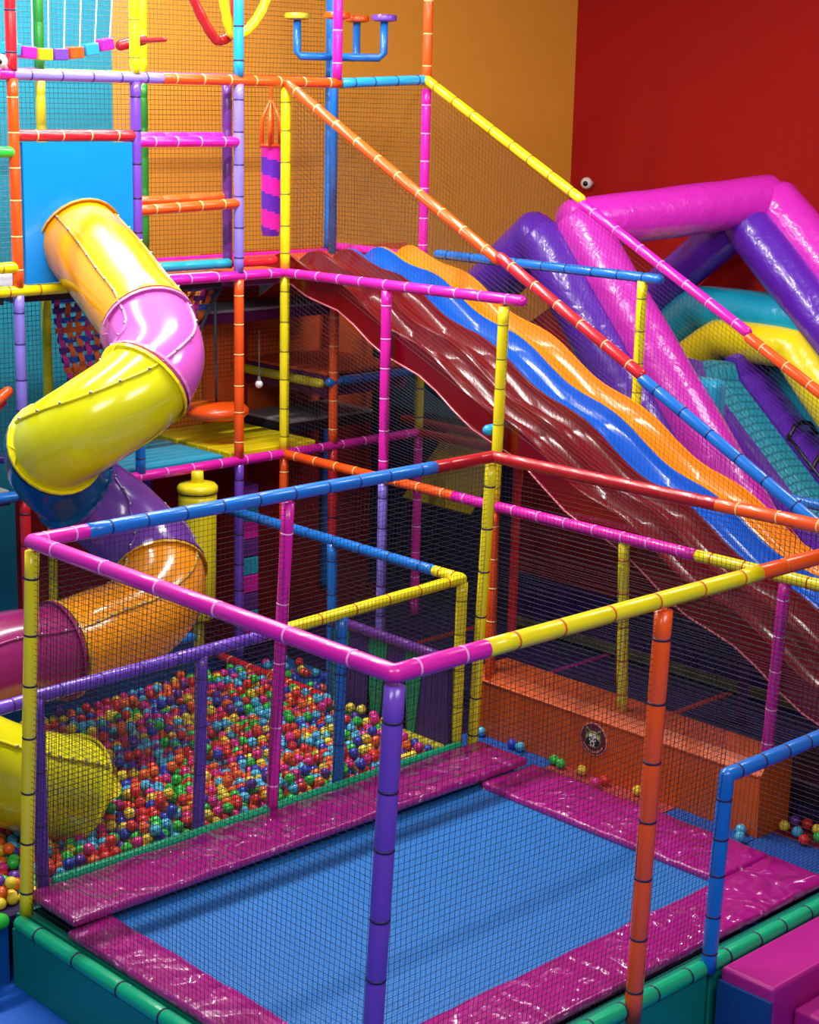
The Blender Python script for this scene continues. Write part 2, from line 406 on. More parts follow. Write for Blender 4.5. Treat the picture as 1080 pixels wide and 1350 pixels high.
net('net', (4.08, .0, .5), (4.03, 3.05, .5), (3.94, 2.95, ZT-.03), (4.0, -.15, ZT-.03), NC, NW, 'net_dark', cg)
net('net', (.05, 3.07, .6), (3.95, 3.08, .6), (3.9, 2.97, ZT-.03), (.1, 2.94, ZT-.03), NC, NW, 'net_dark', cg)

er = thing('entry_handrail', 'bright blue padded handrail at the trampoline entrance beside the magenta steps', 'handrail', (2.65, -.11, .42))
tube('post', (2.65, -.11, .4), (2.7, -.11, 1.6), 'blue', er, 'tie_dark', r=.046, step=.24, dome=(False, True))
tube('rail', (2.7, -.11, 1.61), (4.1, -.11, 1.61), 'blue', er, 'tie_dark', r=.046, step=.24)

st = thing('entry_steps', 'magenta vinyl covered foam steps with blue side beside the trampoline', 'steps', (3.4, -.6, 0))
G().box((2.69, -.54, 0), (4.5, -.17, .44), .025).out('step', 'step_magenta', st, smooth=False)
G().box((2.9, -.95, 0), (4.5, -.545, .25), .025).out('step', 'step_magenta', st)
G().box((2.665, -.54, 0), (2.69, -.17, .36)).out('side_panel', 'step_blue', st, label='blue side panel')

# ================================================================ beam and soft mats
bmn = thing('padded_beam', 'long orange padded beam with round raccoon emblem beside the trampoline', 'padded block', (4.7, 2.1, .36))
G().prism([(4.46, .83, .37), (4.83, .83, .37), (4.83, .83, .93), (4.52, .83, .93), (4.45, .83, .84)], (0, 2.75, 0)).out('body', 'beam_orange', bmn)
G().sweep([(4.447, .84, .845), (4.447, 3.56, .845)], .009, 6).out('piping', 'beam_orange', bmn)
def disc(c, r, m, name, d, parent, ry=None, n=28, lab=None):
    ry = ry or r
    return G().prism([(c[0], c[1]-r*math.cos(2*PI*k/n), c[2]+ry*math.sin(2*PI*k/n)) for k in range(n)], (-d, 0, 0)).out(name, m, parent, label=lab)
ec = (4.458, 2.32, .69)
em_ = disc(ec, .128, 'badge_ring', 'emblem', .012, bmn, lab='round raccoon emblem')
WL[em_.name] = WL[bmn.name]
def sub(c, r, m, name, d, ry=None, n=18): return disc((ec[0]-.012, ec[1]-c[0], ec[2]+c[1]), r, m, name, d, em_, ry, n)
sub((0, 0), .12, 'badge_wine', 'emblem_field', .003)
for sx in (-1, 1):
    G().prism([(ec[0]-.014, ec[1]-sx*.03, ec[2]+.06), (ec[0]-.014, ec[1]-sx*.07, ec[2]+.092), (ec[0]-.014, ec[1]-sx*.072, ec[2]+.03)], (-.004, 0, 0)).out('ear', 'badge_fur', em_)
    G().prism([(ec[0]-.018, ec[1]-sx*.044, ec[2]+.058), (ec[0]-.018, ec[1]-sx*.065, ec[2]+.078), (ec[0]-.018, ec[1]-sx*.066, ec[2]+.045)], (-.002, 0, 0)).out('inner_ear', 'badge_dark', em_)
sub((0, 0), .076, 'badge_fur', 'head', .006, .066)
sub((0, -.005), .06, 'badge_light', 'brow', .008, .05)
for sx in (-1, 1):
    sub((sx*.032, -.018), .034, 'badge_dark', 'eye_mask', .011, .03)
    sub((sx*.026, -.004), .007, 'badge_light', 'eye', .013, n=10)
sub((0, -.03), .022, 'badge_light', 'muzzle', .013, .026)
sub((0, -.03), .01, 'badge_dark', 'nose', .016, .012, 12)
for k in range(11):
    a = math.radians(-150+12*k)
    sub((.1*math.cos(a), .1*math.sin(a)), .007, 'badge_ring', 'lettering_mark', .005, .011, 6)

G().box((4.085, -.3, 0), (4.99, 3.6, .3)).out('mat_base', 'mat_navy', fl)
def strip_mat(y0, y1, m, lab):
    o = G().box((4.1, y0, .305), (4.455 if y0 > .8 else 4.62, y1, .395), .008).out('play_mat', m, None, origin=(4.3, (y0+y1)/2, .3)); tag(o, lab, 'mat'); return o
strip_mat(2.68, 3.58, 'mat_blue', 'textured blue mat at the far end between magenta pad and orange beam')
strip_mat(1.53, 2.675, 'mat_red', 'textured red mat in the middle between magenta pad and orange beam')
strip_mat(.835, 1.525, 'mat_blue', 'textured blue mat in front of the near end of the orange beam')
strip_mat(-.28, .825, 'mat_blue', 'textured blue mat past the near end of the orange beam')
o = G().box((4.63, -.28, .305), (4.985, .82, .395), .008).out('play_mat', 'mat_wine', None, origin=(4.8, .3, .3)); tag(o, 'dark red mat with loose balls beside the end of the orange beam', 'mat')
lb = thing('low_bench', 'dark low step with yellow edge behind the orange beam end', 'step', (5.5, .9, .45))
G().box((5.1, .1, .455), (6.2, 1.25, .62), .02).out('body', 'deck_dark', lb)
G().box((5.1, 1.26, .455), (6.2, 1.3, .64)).out('edge_strip', 'wedge_yellow', lb, label='yellow edge')

BR = .04
BALLMESH = {}
g0 = G().ball((0, 0, 0), BR, 14, 9)
BNAMES = dict(b_red='red', b_orange='orange', b_yellow='yellow', b_green='green', b_sky='light blue', b_blue='dark blue', b_purple='purple', b_pink='pink')
for k in BNAMES:
    me = bpy.data.meshes.new('plastic_ball'); me.from_pydata(g0.v, [], g0.f); me.materials.append(MATS[k]); me.polygons.foreach_set('use_smooth', [True]*len(me.polygons)); BALLMESH[k] = me
def ball(k, loc, label, group):
    o = bpy.data.objects.new('plastic_ball', BALLMESH[k]); COL.objects.link(o); o.location = loc
    o.rotation_euler = (random.uniform(0, 6), random.uniform(0, 6), 0)
    o['label'] = label; o['category'] = 'ball'; o['group'] = group
    return o
ZL = .395+BR
for k, x, y, lab in (('b_sky', 4.41, 3.45, 'light blue ball at the far end of the mat beside yellow post'), ('b_blue', 4.4, 3.1, 'dark blue ball on the blue mat against the beam'),
                     ('b_sky', 4.405, 3.02, 'light blue ball touching the dark blue ball by the beam'),
                     ('b_green', 4.4, 2.66, 'green ball where the blue and red mats meet'), ('b_green', 4.38, 2.575, 'second green ball beside it, nearer on the red mat'), ('b_yellow', 4.4, 2.38, 'yellow ball on the red mat below the emblem'),
                     ('b_pink', 4.29, 2.15, 'pink ball on the red mat next to a red one'), ('b_red', 4.38, 2.14, 'red ball on the red mat next to a pink one'),
                     ('b_yellow', 4.41, 1.85, 'yellow ball half hidden by the orange cage post'),
                     ('b_sky', 4.41, .93, 'light blue ball against the near end of the beam'), ('b_sky', 4.3, .86, 'light blue ball on blue mat just right of blue handrail post'),
                     ('b_yellow', 4.7, .77, 'yellow ball on dark red mat beside the beam end'), ('b_sky', 4.68, .65, 'light blue ball on the dark red mat right of the yellow one'),
                     ('b_red', 4.6, .54, 'red ball at the front edge of the dark red mat'), ('b_green', 4.72, .5, 'green ball on dark red mat at the right picture edge'),
                     ('b_yellow', 4.82, .58, 'yellow ball behind the green ball at the right picture edge'), ('b_purple', 4.83, .77, 'purple ball at the back of the dark red mat'),
                     ('b_red', 4.85, .68, 'red ball at the back of the dark red mat')):
    ball(k, (x, y, ZL), lab, 'loose balls on the mats by the orange beam')

# ================================================================ ball pit
pf = thing('ball_pit_fence', 'waist high padded fence with net between ball pit and trampoline', 'fence', (2, 3.16, .45))
FZ = 1.8; FY = 3.17
tube('post', (.2, FY, .45), (.2, FY, FZ-.03), 'purple', pf, 'tie_violet', step=.3, dome=(False, False), label='purple post')
tube('post', (1.4, FY, .45), (1.44, FY, FZ-.03), 'purple', pf, 'tie_violet', step=.3, dome=(False, False), label='purple post')
tube('post', (2.64, FY, .45), (2.66, FY, FZ-.0), 'blue', pf, 'tie_blue', step=.3, dome=(False, False), label='blue post')
tube('post', (3.84, FY, .45), (3.86, FY, FZ+.03), 'yellow', pf, 'tie_olive', step=.3, dome=(False, False), label='yellow corner post')
tube('top_rail', (.2, FY, FZ-.03), (1.98, FY, FZ-.0), 'purple', pf, 'tie_violet', step=.3, label='purple rail sleeve')
tube('top_rail', (2.0, FY, FZ), (3.85, FY, FZ+.06), 'yellow', pf, 'tie_orange', step=.3, label='yellow rail sleeve')
tube('top_rail', (3.85, FY, FZ+.06), (3.85, 3.45, FZ+.06), 'yellow', pf, 'tie_orange', step=.15, label='yellow rail sleeve')
tube('top_rail', (3.85, 3.46, FZ+.06), (3.83, 6.0, FZ+.07), 'blue', pf, 'tie_blue', step=.3, label='blue rail sleeve', dome=(False, True))
tube('post', (3.85, 4.62, .45), (3.84, 4.62, FZ+.04), 'blue', pf, 'tie_blue', step=.3, dome=(False, False), label='blue post')
tube('top_rail', (-.5, FY-.0, FZ-.06), (.14, FY-.0, FZ-.04), 'purple', pf, 'tie_violet', step=.2, label='purple rail sleeve')
net('net', (.22, FY, .52), (3.82, FY, .52), (3.82, FY, FZ), (.22, FY, FZ-.05), NC, NW, 'net_dark', pf)
net('net', (3.86, FY+.05, .9), (3.86, 4.6, .9), (3.85, 4.6, FZ), (3.85, FY+.05, FZ), NC, NW, 'net_dark', pf)

pit = thing('ball_pit', 'ball pit basin with striped padded side wall and coloured rolls', 'ball pit', (1.5, 4.4, 0))
G().box((-3, 3.13, .3), (3.74, 5.74, .42)).out('pit_floor', 'mat_navy', pit)
G().box((-3, 3.095, 0), (-.095, 3.13, .42)).out('front_panel', 'base_blue', pit, label='blue front panel')
tube('front_roll', (-3, 3.09, .43), (-.14, 3.09, .43), 'lime', pit, 'tie_dark', r=.05, step=.5, label='light green edge roll')
# striped side wall: slanted purple and green pads
ys = [3.2, 3.46, 3.66, 3.86, 4.08, 4.3, 4.5]; 
for i in range(6):
    a, c = ys[i], ys[i+1]; sl = .06 if i % 2 else -.02
    G().prism([(3.76, a+(.1 if i % 2 else -.03), .46), (3.76, c+(.02 if i % 2 else .08), .46), (3.76, c-.004, 1.2), (3.76, a+.004, 1.2)], (.05, 0, 0)).out('side_pad', 'pit_purple' if i % 2 == 0 else 'pit_green', pit, label='dark purple pad' if i % 2 == 0 else 'green pad')
tube('side_rail', (3.76, 3.2, 1.24), (3.76, 4.55, 1.25), 'plum', pit, 'tie_violet')
tube('side_roll', (3.72, 3.2, .53), (3.72, 3.8, .53), 'olive', pit, 'tie_olive', step=.2, label='olive green roll')
G().box((3.76, 4.58, .42), (3.8, 5.95, .5)).out('side_board', 'pit_green', pit)
G().box((3.76, 4.6, .3), (3.8, 5.95, .55)).out('side_board', 'pit_green', pit)
tube('side_roll', (3.75, 4.62, .56), (3.75, 5.95, .56), 'red', pit, 'tie_cream', label='red roll')
G().box((-3, 5.75, .0), (3.3, 5.8, .86)).out('back_board', 'base_blue', pit)
G().box((3.3, 5.75, .0), (3.75, 5.8, .5)).out('back_board', 'pit_green', pit)
tube('back_rail', (1.7, 5.72, .9), (3.25, 5.72, .9), 'blue', pit, 'tie_blue')
# small ball area beyond the red roll
G().box((3.82, 4.62, .3), (4.42, 5.9, .44)).out('back_floor', 'base_blue', pit)

cands = []
KEYS = list(BNAMES); WT = [15, 15, 15, 13, 18, 9, 7, 12]
rnd = random.Random(3)
def surf(x, y): return .47+.07*math.exp(-((x-2.2)**2/2.2+(y-4.4)**2/.9))+.03*math.sin(2.1*x+1.3*y)
sp = .0835
for layer in range(3):
    row = 0; y = 3.27+(.024 if layer == 1 else 0)
    while y < 5.7:
        x = -1.3+(sp/2 if row % 2 else 0)+(sp/2 if layer == 1 else 0)
        while x < 3.68:
            keep = layer == 0 or (layer == 1 and rnd.random() < .74) or (layer == 2 and rnd.random() < .14)
            if keep and not (layer == 0 and rnd.random() < .03):
                cands.append((x+rnd.uniform(-.007, .007), y+rnd.uniform(-.007, .007), surf(x, y)+layer*.058+rnd.uniform(-.008, .008), rnd.choices(KEYS, WT)[0]))
            x += sp
        y += sp*.866; row += 1
cp = Vector((-5.138, -5.574, 5.365)); fw = Vector((.675, .7, -.233)).normalized()
def inview(c):
    d = Vector(c[:3])-cp; z = d.dot(fw); r = Vector((.7198, -.6942, 0)); px = d.dot(r)/z*2301
    return -535 < px < 20
def rank(c):
    p = Vector(c[:3]); hidden = (p-Vector((.8, 3.95, .7))).length < .38
    return (not inview(c)) or hidden, (p-cp).length
cands.sort(key=rank)
tops = [c for c in cands if c[2] > surf(c[0], c[1])+.035][:290]
ids = set(id(c) for c in tops)
ZONES = ((.1, 'left of the yellow cage post'), (.78, 'by the yellow slide exit'), (1.4, 'just left of the second purple fence post'), (2.0, 'between second purple post and magenta post'), (2.64, 'between magenta post and blue post'), (9, 'right of the blue fence post'))
for c in tops:
    n = BNAMES[c[3]]
    z = next(l for x, l in ZONES if c[0] < x)
    ball(c[3], c[:3], '%s ball in the pit %s' % (n, z), '%s balls in the pit %s' % (n, z))
gs = G(); mi = []
gb = G().ball((0, 0, 0), BR, 12, 8)
vs = []; fs = []
for c in cands:
    if id(c) in ids or not (-1.4 < c[0]): continue
    n = len(vs)
    vs += [(v[0]+c[0], v[1]+c[1], v[2]+c[2]) for v in gb.v]; fs += [tuple(i+n for i in q) for q in gb.f]; mi += [KEYS.index(c[3])]*len(gb.f)
for i in range(26):
    n = len(vs); cx, cy, cz = rnd.uniform(3.88, 4.36), rnd.uniform(4.7, 5.8), .48
    vs += [(v[0]+cx, v[1]+cy, v[2]+cz) for v in gb.v]; fs += [tuple(i+n for i in q) for q in gb.f]; mi += [rnd.randrange(8)]*len(gb.f)
o = obj('ball_pit_balls', vs, fs, KEYS, None, smooth=True, kind='stuff')
o.data.polygons.foreach_set('material_index', mi)
tag(o, 'deep mass of mixed coloured plastic balls filling the pit', 'balls')

# ================================================================ the big play frame
fr = thing('climbing_structure', 'tall multi level play frame of padded coloured tubes and nets', 'play structure', (4, 6.6, .45))
XS = [1.87, 2.96, 3.98, 5.05, 6.12]; XC = 4.48; YF, YB = 6.0, 7.3; Z1, Z2, Z3 = 2.27, 3.85, 5.44
def T(a, b, m, tie='tie_dark', name='post', lab=None, **k): return tube(name, a, b, m, fr, tie, label=lab, **k)
# front posts, bottom to top
for x, cols in ((1.87, ('red', 'lavender', 'orange', 'red')), (2.96, ('yellow', 'blue', 'purple', 'yellow')), (3.98, ('purple', 'orange', 'lavender', 'sky')), (5.05, (None, 'maroon', None, 'magenta')), (6.12, ('magenta', 'olive', 'magenta', 'orange'))):
    for i, (z0, z1) in enumerate(((.45, Z1), (Z1, Z2), (Z2, Z3), (Z3, 6.6))):
        if x == 2.96 and i == 0: continue
        c = cols[i]
        if x == 5.05 and i == 1: c = 'orange'
        if x == 5.05 and i == 0: c = 'red'
        if c: T((x, YF, z0+.03), (x, YF, z1-.03), c, {'orange': 'tie_cream', 'magenta': 'tie_pink', 'lavender': 'tie_violet', 'yellow': 'tie_olive'}.get(c, 'tie_dark'), dome=(False, False), lab=c.replace('sky', 'light blue')+' post sleeve')
T((XC, YF, Z1+.03), (XC, YF, Z2-.03), 'yellow', 'tie_olive', dome=(False, False), lab='yellow post sleeve')
T((XC, YF, Z2+.03), (XC, YF, Z3-.03), 'yellow', 'tie_olive', dome=(False, False), lab='yellow post sleeve')
T((XC, YF, .45), (XC, YF, Z1-.03), 'orange', 'tie_cream', dome=(False, False), lab='orange post sleeve')
# top front rails
def R_(a, b, m, tie='tie_dark', lab=None, **k): return tube('rail', a, b, m, fr, tie, label=(lab or m.replace('sky', 'light blue')+' rail sleeve'), **k)
R_((.6, YF, Z3), (1.86, YF, Z3), 'magenta', 'tie_pink')
R_((1.9, YF, Z3), (3.2, YF, Z3), 'lavender', 'tie_violet'); R_((3.22, YF, Z3), (5.08, YF, Z3), 'orange', 'tie_cream', dome=(False, False)); R_((5.1, YF, Z3), (6.12, YF, Z3+.05), 'sky', 'tie_blue', dome=(False, True))
R_((.6, YF, Z2), (2.7, YF, Z2), 'yellow', 'tie_orange'); R_((2.75, YF, Z2), (4.46, YF, Z2), 'magenta', 'tie_pink')
R_((2.8, YF, Z1), (4.45, YF, Z1), 'magenta', 'tie_pink'); R_((4.5, YF, Z1), (6.1, YF, Z1), 'magenta', 'tie_pink')
R_((.6, YF, Z1), (1.95, YF, Z1), 'blue', 'tie_blue')
R_((.6, YF, 4.88), (1.84, YF, 4.88), 'lime', 'tie_dark'); R_((.6, YF, 4.03), (1.84, YF, 4.03), 'yellow', 'tie_olive')
# back posts and rails
for x, cols in ((1.87, ('red', 'purple', 'orange', 'yellow')), (2.92, ('yellow', 'yellow', 'olive', 'darkgreen')), (3.95, ('purple', 'olive', 'darkgreen', 'yellow')), (5.05, ('red', 'maroon', None, None)), (6.1, ('blue', 'maroon', 'blue', 'blue'))):
    for i, (z0, z1) in enumerate(((.45, Z1), (Z1, Z2), (Z2, Z3), (Z3, 6.8))):
        if cols[i]: T((x, YB, z0+.03), (x, YB, z1-.03), cols[i], None, dome=(False, False), lab='back post sleeve')
for (x0, x1, m) in ((1.9, 2.9, 'magenta'), (2.95, 3.93, 'yellow'), (3.98, 5.03, 'purple'), (5.08, 6.1, 'maroon')):
    R_((x0, YB, Z3+.02), (x1, YB, Z3+.02), m, None, 'back rail sleeve')
R_((1.9, YB, Z2), (6.1, YB, Z2), 'magenta', None, 'back rail sleeve'); R_((1.9, YB, Z1), (6.1, YB, Z1), 'purple', None, 'back rail sleeve')
R_((XS[4], YB, Z2+.06), (XS[4], YF+.05, Z2+.06), 'magenta', None, 'side rail sleeve'); R_((1.87, YB, Z3), (1.87, YF+.05, Z3), 'magenta', None, 'side rail sleeve')
R_((5.0, YF, 2.85), (5.99, YF, 2.86), 'blue', 'tie_blue'); R_((4.98, 6.1, 2.83), (4.98, YB, 2.83), 'olive', 'tie_olive', 'olive rail sleeve')
# rungs and bars of the upper bay
R_((3.0, YF, 4.95), (3.95, YF, 4.95), 'magenta', 'tie_pink', 'magenta climbing rung'); R_((3.0, YF, 4.42), (3.95, YF, 4.45), 'orange', 'tie_cream', 'orange climbing rung')
R_((3.0, YF+.2, 4.98), (3.95, YF+.2, 4.98), 'magenta', None, 'magenta climbing rung'); R_((3.0, YF+.2, 4.47), (3.95, YF+.2, 4.49), 'orange', None, 'orange climbing rung')
T((4.0, YF+.18, Z2+.05), (4.0, YF+.18, Z3-.03), 'plum', None, dome=(False, False), lab='dark purple inner post sleeve')
R_((1.92, YF, 5.0), (2.92, YF, 5.0), 'red', 'tie_cream')
# floor edge tubes just above the middle rail
R_((3.0, YF+.1, Z2+.1), (3.94, YF+.1, Z2+.1), 'teal', None, 'teal floor edge'); R_((4.02, YF+.1, Z2+.1), (4.44, YF+.1, Z2+.1), 'red', None, 'red floor edge')
# side running along the slides towards the trampoline
YS = [4.72, 3.45, 2.17, .78]
R_((XC, YF-.04, Z2), (XC, 3.24, Z2+.03), 'magenta', 'tie_pink'); R_((XS[4], 5.8, 3.95), (XS[4], 3.25, 3.95), 'blue', 'tie_blue')
R_((XC, YF-.05, Z1), (XC, 3.9, Z1), 'orange', 'tie_cream'); R_((XC, 3.89, Z1), (XC, 1.52, Z1+.01), 'magenta', 'tie_pink', dome=(False, False)); R_((XC, 1.5, Z1+.01), (XC, -.6, Z1+.02), 'yellow', 'tie_orange', dome=(False, True))
T((XC, YS[0], Z1+.03), (XC, YS[0], Z2-.03), 'magenta', 'tie_pink', dome=(False, False), lab='magenta post sleeve'); T((XC, YS[0], .45), (XC, YS[0], Z1-.03), 'lavender', 'tie_violet', dome=(False, False), lab='lavender post sleeve')
T((XC, YS[1], Z1+.03), (XC, YS[1]-.03, Z2-.03), 'yellow', 'tie_olive', dome=(False, False), lab='yellow post sleeve'); T((XC+.02, YS[1], .45), (XC, YS[1], Z1-.03), 'orange', 'tie_cream', dome=(False, False), lab='orange post sleeve')
T((4.58, YS[2], .93), (XC+.02, YS[2], Z1-.03), 'yellow', 'tie_orange', dome=(False, False), lab='yellow post sleeve'); T((4.58, YS[3]+.1, .93), (XC+.02, YS[3], Z1-.03), 'magenta', 'tie_pink', dome=(False, False), lab='magenta post sleeve')
T((XS[4], YS[0], .45), (XS[4], YS[0], 3.1), 'red', None, dome=(False, False), lab='red post sleeve'); T((XS[4], 3.42, 2.6), (XS[4], 3.42, 3.92), 'yellow', 'tie_olive', dome=(False, False), lab='yellow post sleeve')
T((XS[4], YS[1], .45), (XS[4], YS[1], 2.6), 'maroon', None, dome=(False, False), lab='dark red post sleeve'); T((XS[4], YS[2], .45), (XS[4], YS[2], 2.0), 'plum', None, dome=(False, False), lab='purple post sleeve')
R_((XS[4], YF-.06, Z1), (XS[4], 4.0, Z1), 'maroon', None, 'dark red rail sleeve'); R_((XS[4]+.03, 1.9, 2.37), (XS[4]+.03, .2, 2.37), 'blue', 'tie_blue')
R_((XC-.02, 3.53, 2.86), (XC+.12, 3.53, 2.86), 'sky', None, 'light blue cross tube')
# nets of the frame
for a in ((1.87, 2.92), (2.92, 3.95), (3.95, 6.1)):
    net('net', (a[0]+.03, YB+.05, Z1+.05), (a[1]-.03, YB+.05, Z1+.05), (a[1]-.03, YB+.05, Z3-.05), (a[0]+.03, YB+.05, Z3-.05), .042, .0045, 'net_tan' if a[0] > 3 else 'net_grey', fr)
    net('net', (a[0]+.03, YB+.05, Z3+.05), (a[1]-.03, YB+.05, Z3+.05), (a[1]-.03, YB+.05, 6.7), (a[0]+.03, YB+.05, 6.7), .042, .0045, 'net_tan' if a[0] > 3 else 'net_grey', fr)
net('net', (6.14, YB, 4.0), (6.14, YF, 4.0), (6.14, YF, Z3), (6.14, YB, Z3), .042, .0045, 'net_tan', fr)
net('net', (XC, 3.4, .95), (XC, -.4, .95), (XC, -.4, Z1-.03), (XC, 3.4, Z1-.03), .04, .003, 'net_dark', fr)
net('net', (XC, YF, Z1+.03), (XC, 3.45, Z1+.03), (XC, 3.45, 2.75), (XC, YF, Z2-.05), .045, .003, 'net_dark', fr)
net('net', (XC, YF, .5), (XC, 3.45, .5), (XC, 3.45, Z1-.03), (XC, YF, Z1-.03), .045, .003, 'net_dark', fr)

# decks
def deck(name, lo, hi, m, label, edge=None, em2=None):
    t = thing(name, label, 'platform', ((lo[0]+hi[0])/2, (lo[1]+hi[1])/2, lo[2]))
    G().box((lo[0], lo[1], hi[2]-.03), hi, .01).out('top_mat', m, t)
    G().box(lo, (hi[0], hi[1], hi[2]-.032)).out('base_board', em2 or 'deck_dark', t)
    return t
deck('deck', (1.93, YF+.16, 3.74), (2.9, YB-.06, 3.86), 'deck_grey', 'grey deck behind the blue panel at the head of the tube slide')
deck('deck', (2.98, YF+.16, 3.74), (3.92, YB-1.0, 3.87), 'deck_grey', 'grey topped deck behind the teal edge beside the tube slide')
deck('deck', (4.02, YF+.16, 3.74), (6.05, YB-.06, 3.87), 'deck_orange', 'orange topped upper deck at the head of the wave slides', em2='deck_plum')
deck('deck', (2.98, YB-.95, 3.74), (3.92, YB-.06, 3.87), 'deck_orange', 'orange topped upper deck behind the two climbing rungs', em2='deck_plum')
deck('deck', (4.05, YF+.75, 3.34), (5.9, YB-.06, 3.46), 'deck_grey', 'grey topped dark edged step platform just under the upper deck', em2='deck_plum')
deck('deck', (5.05, YF+.1, 2.7), (6.05, YB-.06, 2.92), 'deck_orange', 'rust orange step platform halfway between the decks', em2='deck_plum')
deck('deck', (4.98, YF+.55, 2.3), (6.05, YB-.06, 2.42), 'deck_grey', 'grey topped lowest step platform above the magenta rail')
def quilt(name, lo, hi, m, label, n):
    t = thing(name, label, 'mat', ((lo[0]+hi[0])/2, (lo[1]+hi[1])/2, lo[2]))
    w = (hi[0]-lo[0])/n if False else (hi[1]-lo[1])/n
    for i in range(n):
        G().box((lo[0], lo[1]+i*w+.004, lo[2]), (hi[0], lo[1]+(i+1)*w-.004, hi[2]), .012).out('mat_fold', m, t)
    return t
quilt('deck_mat', (2.5, YF+.08, Z1-.04), (3.88, YB-.3, Z1+.05), 'deck_teal', 'ribbed teal mat on the lower deck behind the tube slide', 8)
quilt('deck_mat', (3.95, YF+.08, Z1-.02), (4.92, YB+.0, Z1+.06), 'deck_yellow', 'ribbed yellow mat on the lower deck under the orange disc swing', 8)
sh = G().box((4.62, YB+.044, Z1), (7.2, YB+.07, 3.9)).out('backdrop_sheet', 'sheet_orange', None, origin=(5.8, YB+.05, Z1)); tag(sh, 'orange red sheet hanging at the back of the step platforms', 'sheet')
sh = G().box((2.6, YB+.044, .0), (7.25, YB+.07, 2.25)).out('backdrop_sheet', 'wall_maroon', None, origin=(5, YB+.05, .0)); tag(sh, 'added dark maroon sheet that darkens the back under the lower deck', 'sheet')  # added backdrop: its dark colour stands in for the gloom under the deck
deck('deck', (-.6, YF+.1, 2.18), (1.8, YB, 2.3), 'deck_grey', 'added lower deck shading the teal wall, far left behind the blue rail')  # deck added to throw shade on the lower teal wall
deck('deck', (-.6, YF+.1, 3.74), (1.8, YB, 3.86), 'deck_grey', 'added upper deck shading the teal wall, far left behind the yellow rail')  # second added deck, blocks light from above at the far left

# ================================================================ wave slides
def interp(tab, y):
    for (y0, z0), (y1, z1) in zip(tab, tab[1:]):
        if y0 >= y >= y1:
            t = (y0-y)/(y0-y1); return z0+(z1-z0)*t
    return tab[-1][1]
LIP = [(6.45, 3.84), (6.3, 3.98), (6.18, 4.05), (6.05, 4.03), (5.9, 3.97), (5.3, 3.78), (4.8, 3.57), (4.35, 3.37), (3.73, 3.09), (3.3, 2.88), (2.75, 2.62), (2.14, 2.33), (1.56, 2.07), (1.0, 1.82), (.5, 1.6), (-.3, 1.24), (-.9, .98), (-1.4, .82)]
def lipz(y):
    s = 0
    for k in (-.1, -.05, 0, .05, .1): s += interp(LIP, max(-1.4, min(6.45, y+k)))
    return s/5-.03+.036*math.cos(2*PI*(y-5.4)/1.06)*max(0, min(1, (6.0-y)/.5))
ws = thing('wave_slide', 'wide four lane wavy slide, two red lanes then blue and orange', 'slide', (5.3, 2.5, .45))
XL = [4.56, 4.95, 5.33, 5.72, 6.1]
def lane(x0, x1, m, lab, first=False):
    v = []; f = []; N = 110; w = x1-x0
    prof = [(0, 0), (.015, .008), (.03, 0), (.045, -.06), (.075, -.115), (.12, -.135), (w-.12, -.135), (w-.075, -.115), (w-.04, -.06), (w-.025, -.002), (w-.012, .006), (w, 0)]
    prof += [(w, -.2), (0, -.2)]
    n = len(prof)
    for i in range(N+1):
        y = 6.45-(6.45+1.4)*i/N; z = lipz(y)
        k = min(1, max(0, (6.45-y)/.45))
        for (px, pz) in prof:
            zz = z+pz if pz >= -.02 else z+pz
            if first and px == 0 and pz < -.1: zz = z-.24
            v.append((x0+px, y, zz))
    for i in range(N):
        for k in range(n): f.append((i*n+k, (i+1)*n+k, (i+1)*n+(k+1) % n, i*n+(k+1) % n))
    f.append(tuple(range(n))); f.append(tuple(N*n+k for k in range(n-1, -1, -1)))
    return obj('slide_lane', v, f, m, ws, smooth=True, label=lab)
def autosmooth(o, a=40):
    me = o.data; me.set_sharp_from_angle(angle=math.radians(a))
for i, (m, l) in enumerate((('p_red', 'first dark red lane'), ('p_red', 'second dark red lane'), ('p_skyblue', 'blue lane'), ('p_lanec', 'orange lane'))):
    autosmooth(lane(XL[i]+.002, XL[i+1]-.002, m, l, i == 0), 33)
G().sweep([(XL[0]-.004, y/20, lipz(y/20)-.235) for y in range(128, -28, -4)], .008, 8).out('lip_trim', 'p_lip', ws, smooth=True, label='pale lip of the near edge')
for y in (4.72, 3.45, 2.17, .78):
    z = lipz(y)-.25
    G().sweep([(4.6, y, z), (6.08, y, z)], .03, 10).out('support_bar', 'maroon', ws, smooth=True)

sg = thing('slide_guard', 'sloping padded guard rails with nets on both sides of the wave slides', 'guard rail', (5.3, 3, 3))
def dg(x, z0, y0, y1): return z0-(6.0-y1)*.506
def D(x, y0, y1, zt, m, tie, lab): return tube('guard_rail', (x, y0, zt-(6-y0)*.506), (x, y1, zt-(6-y1)*.506), m, sg, tie, label=lab)
D(XC, 5.97, 3.5, 5.43, 'orange', 'tie_cream', 'orange sleeve of the near rail'); D(XC, 3.48, 2.08, 5.46, 'red', 'tie_cream', 'red sleeve of the near rail'); D(XC, 2.06, -.6, 5.44, 'blue', 'tie_blue', 'blue sleeve of the near rail')
D(6.1, 5.97, 4.1, 5.5, 'yellow', 'tie_orange', 'yellow sleeve of the far rail'); D(6.1, 4.08, 2.35, 5.47, 'magenta', 'tie_pink', 'magenta sleeve of the far rail'); D(6.1, 2.33, .2, 5.44, 'orange', 'tie_cream', 'orange sleeve of the far rail')
net('net', (XC+.02, 5.9, 4.0), (XC+.02, .2, 1.55), (XC+.02, .2, 2.45), (XC+.02, 5.9, 5.33), .045, .003, 'net_dark', sg)
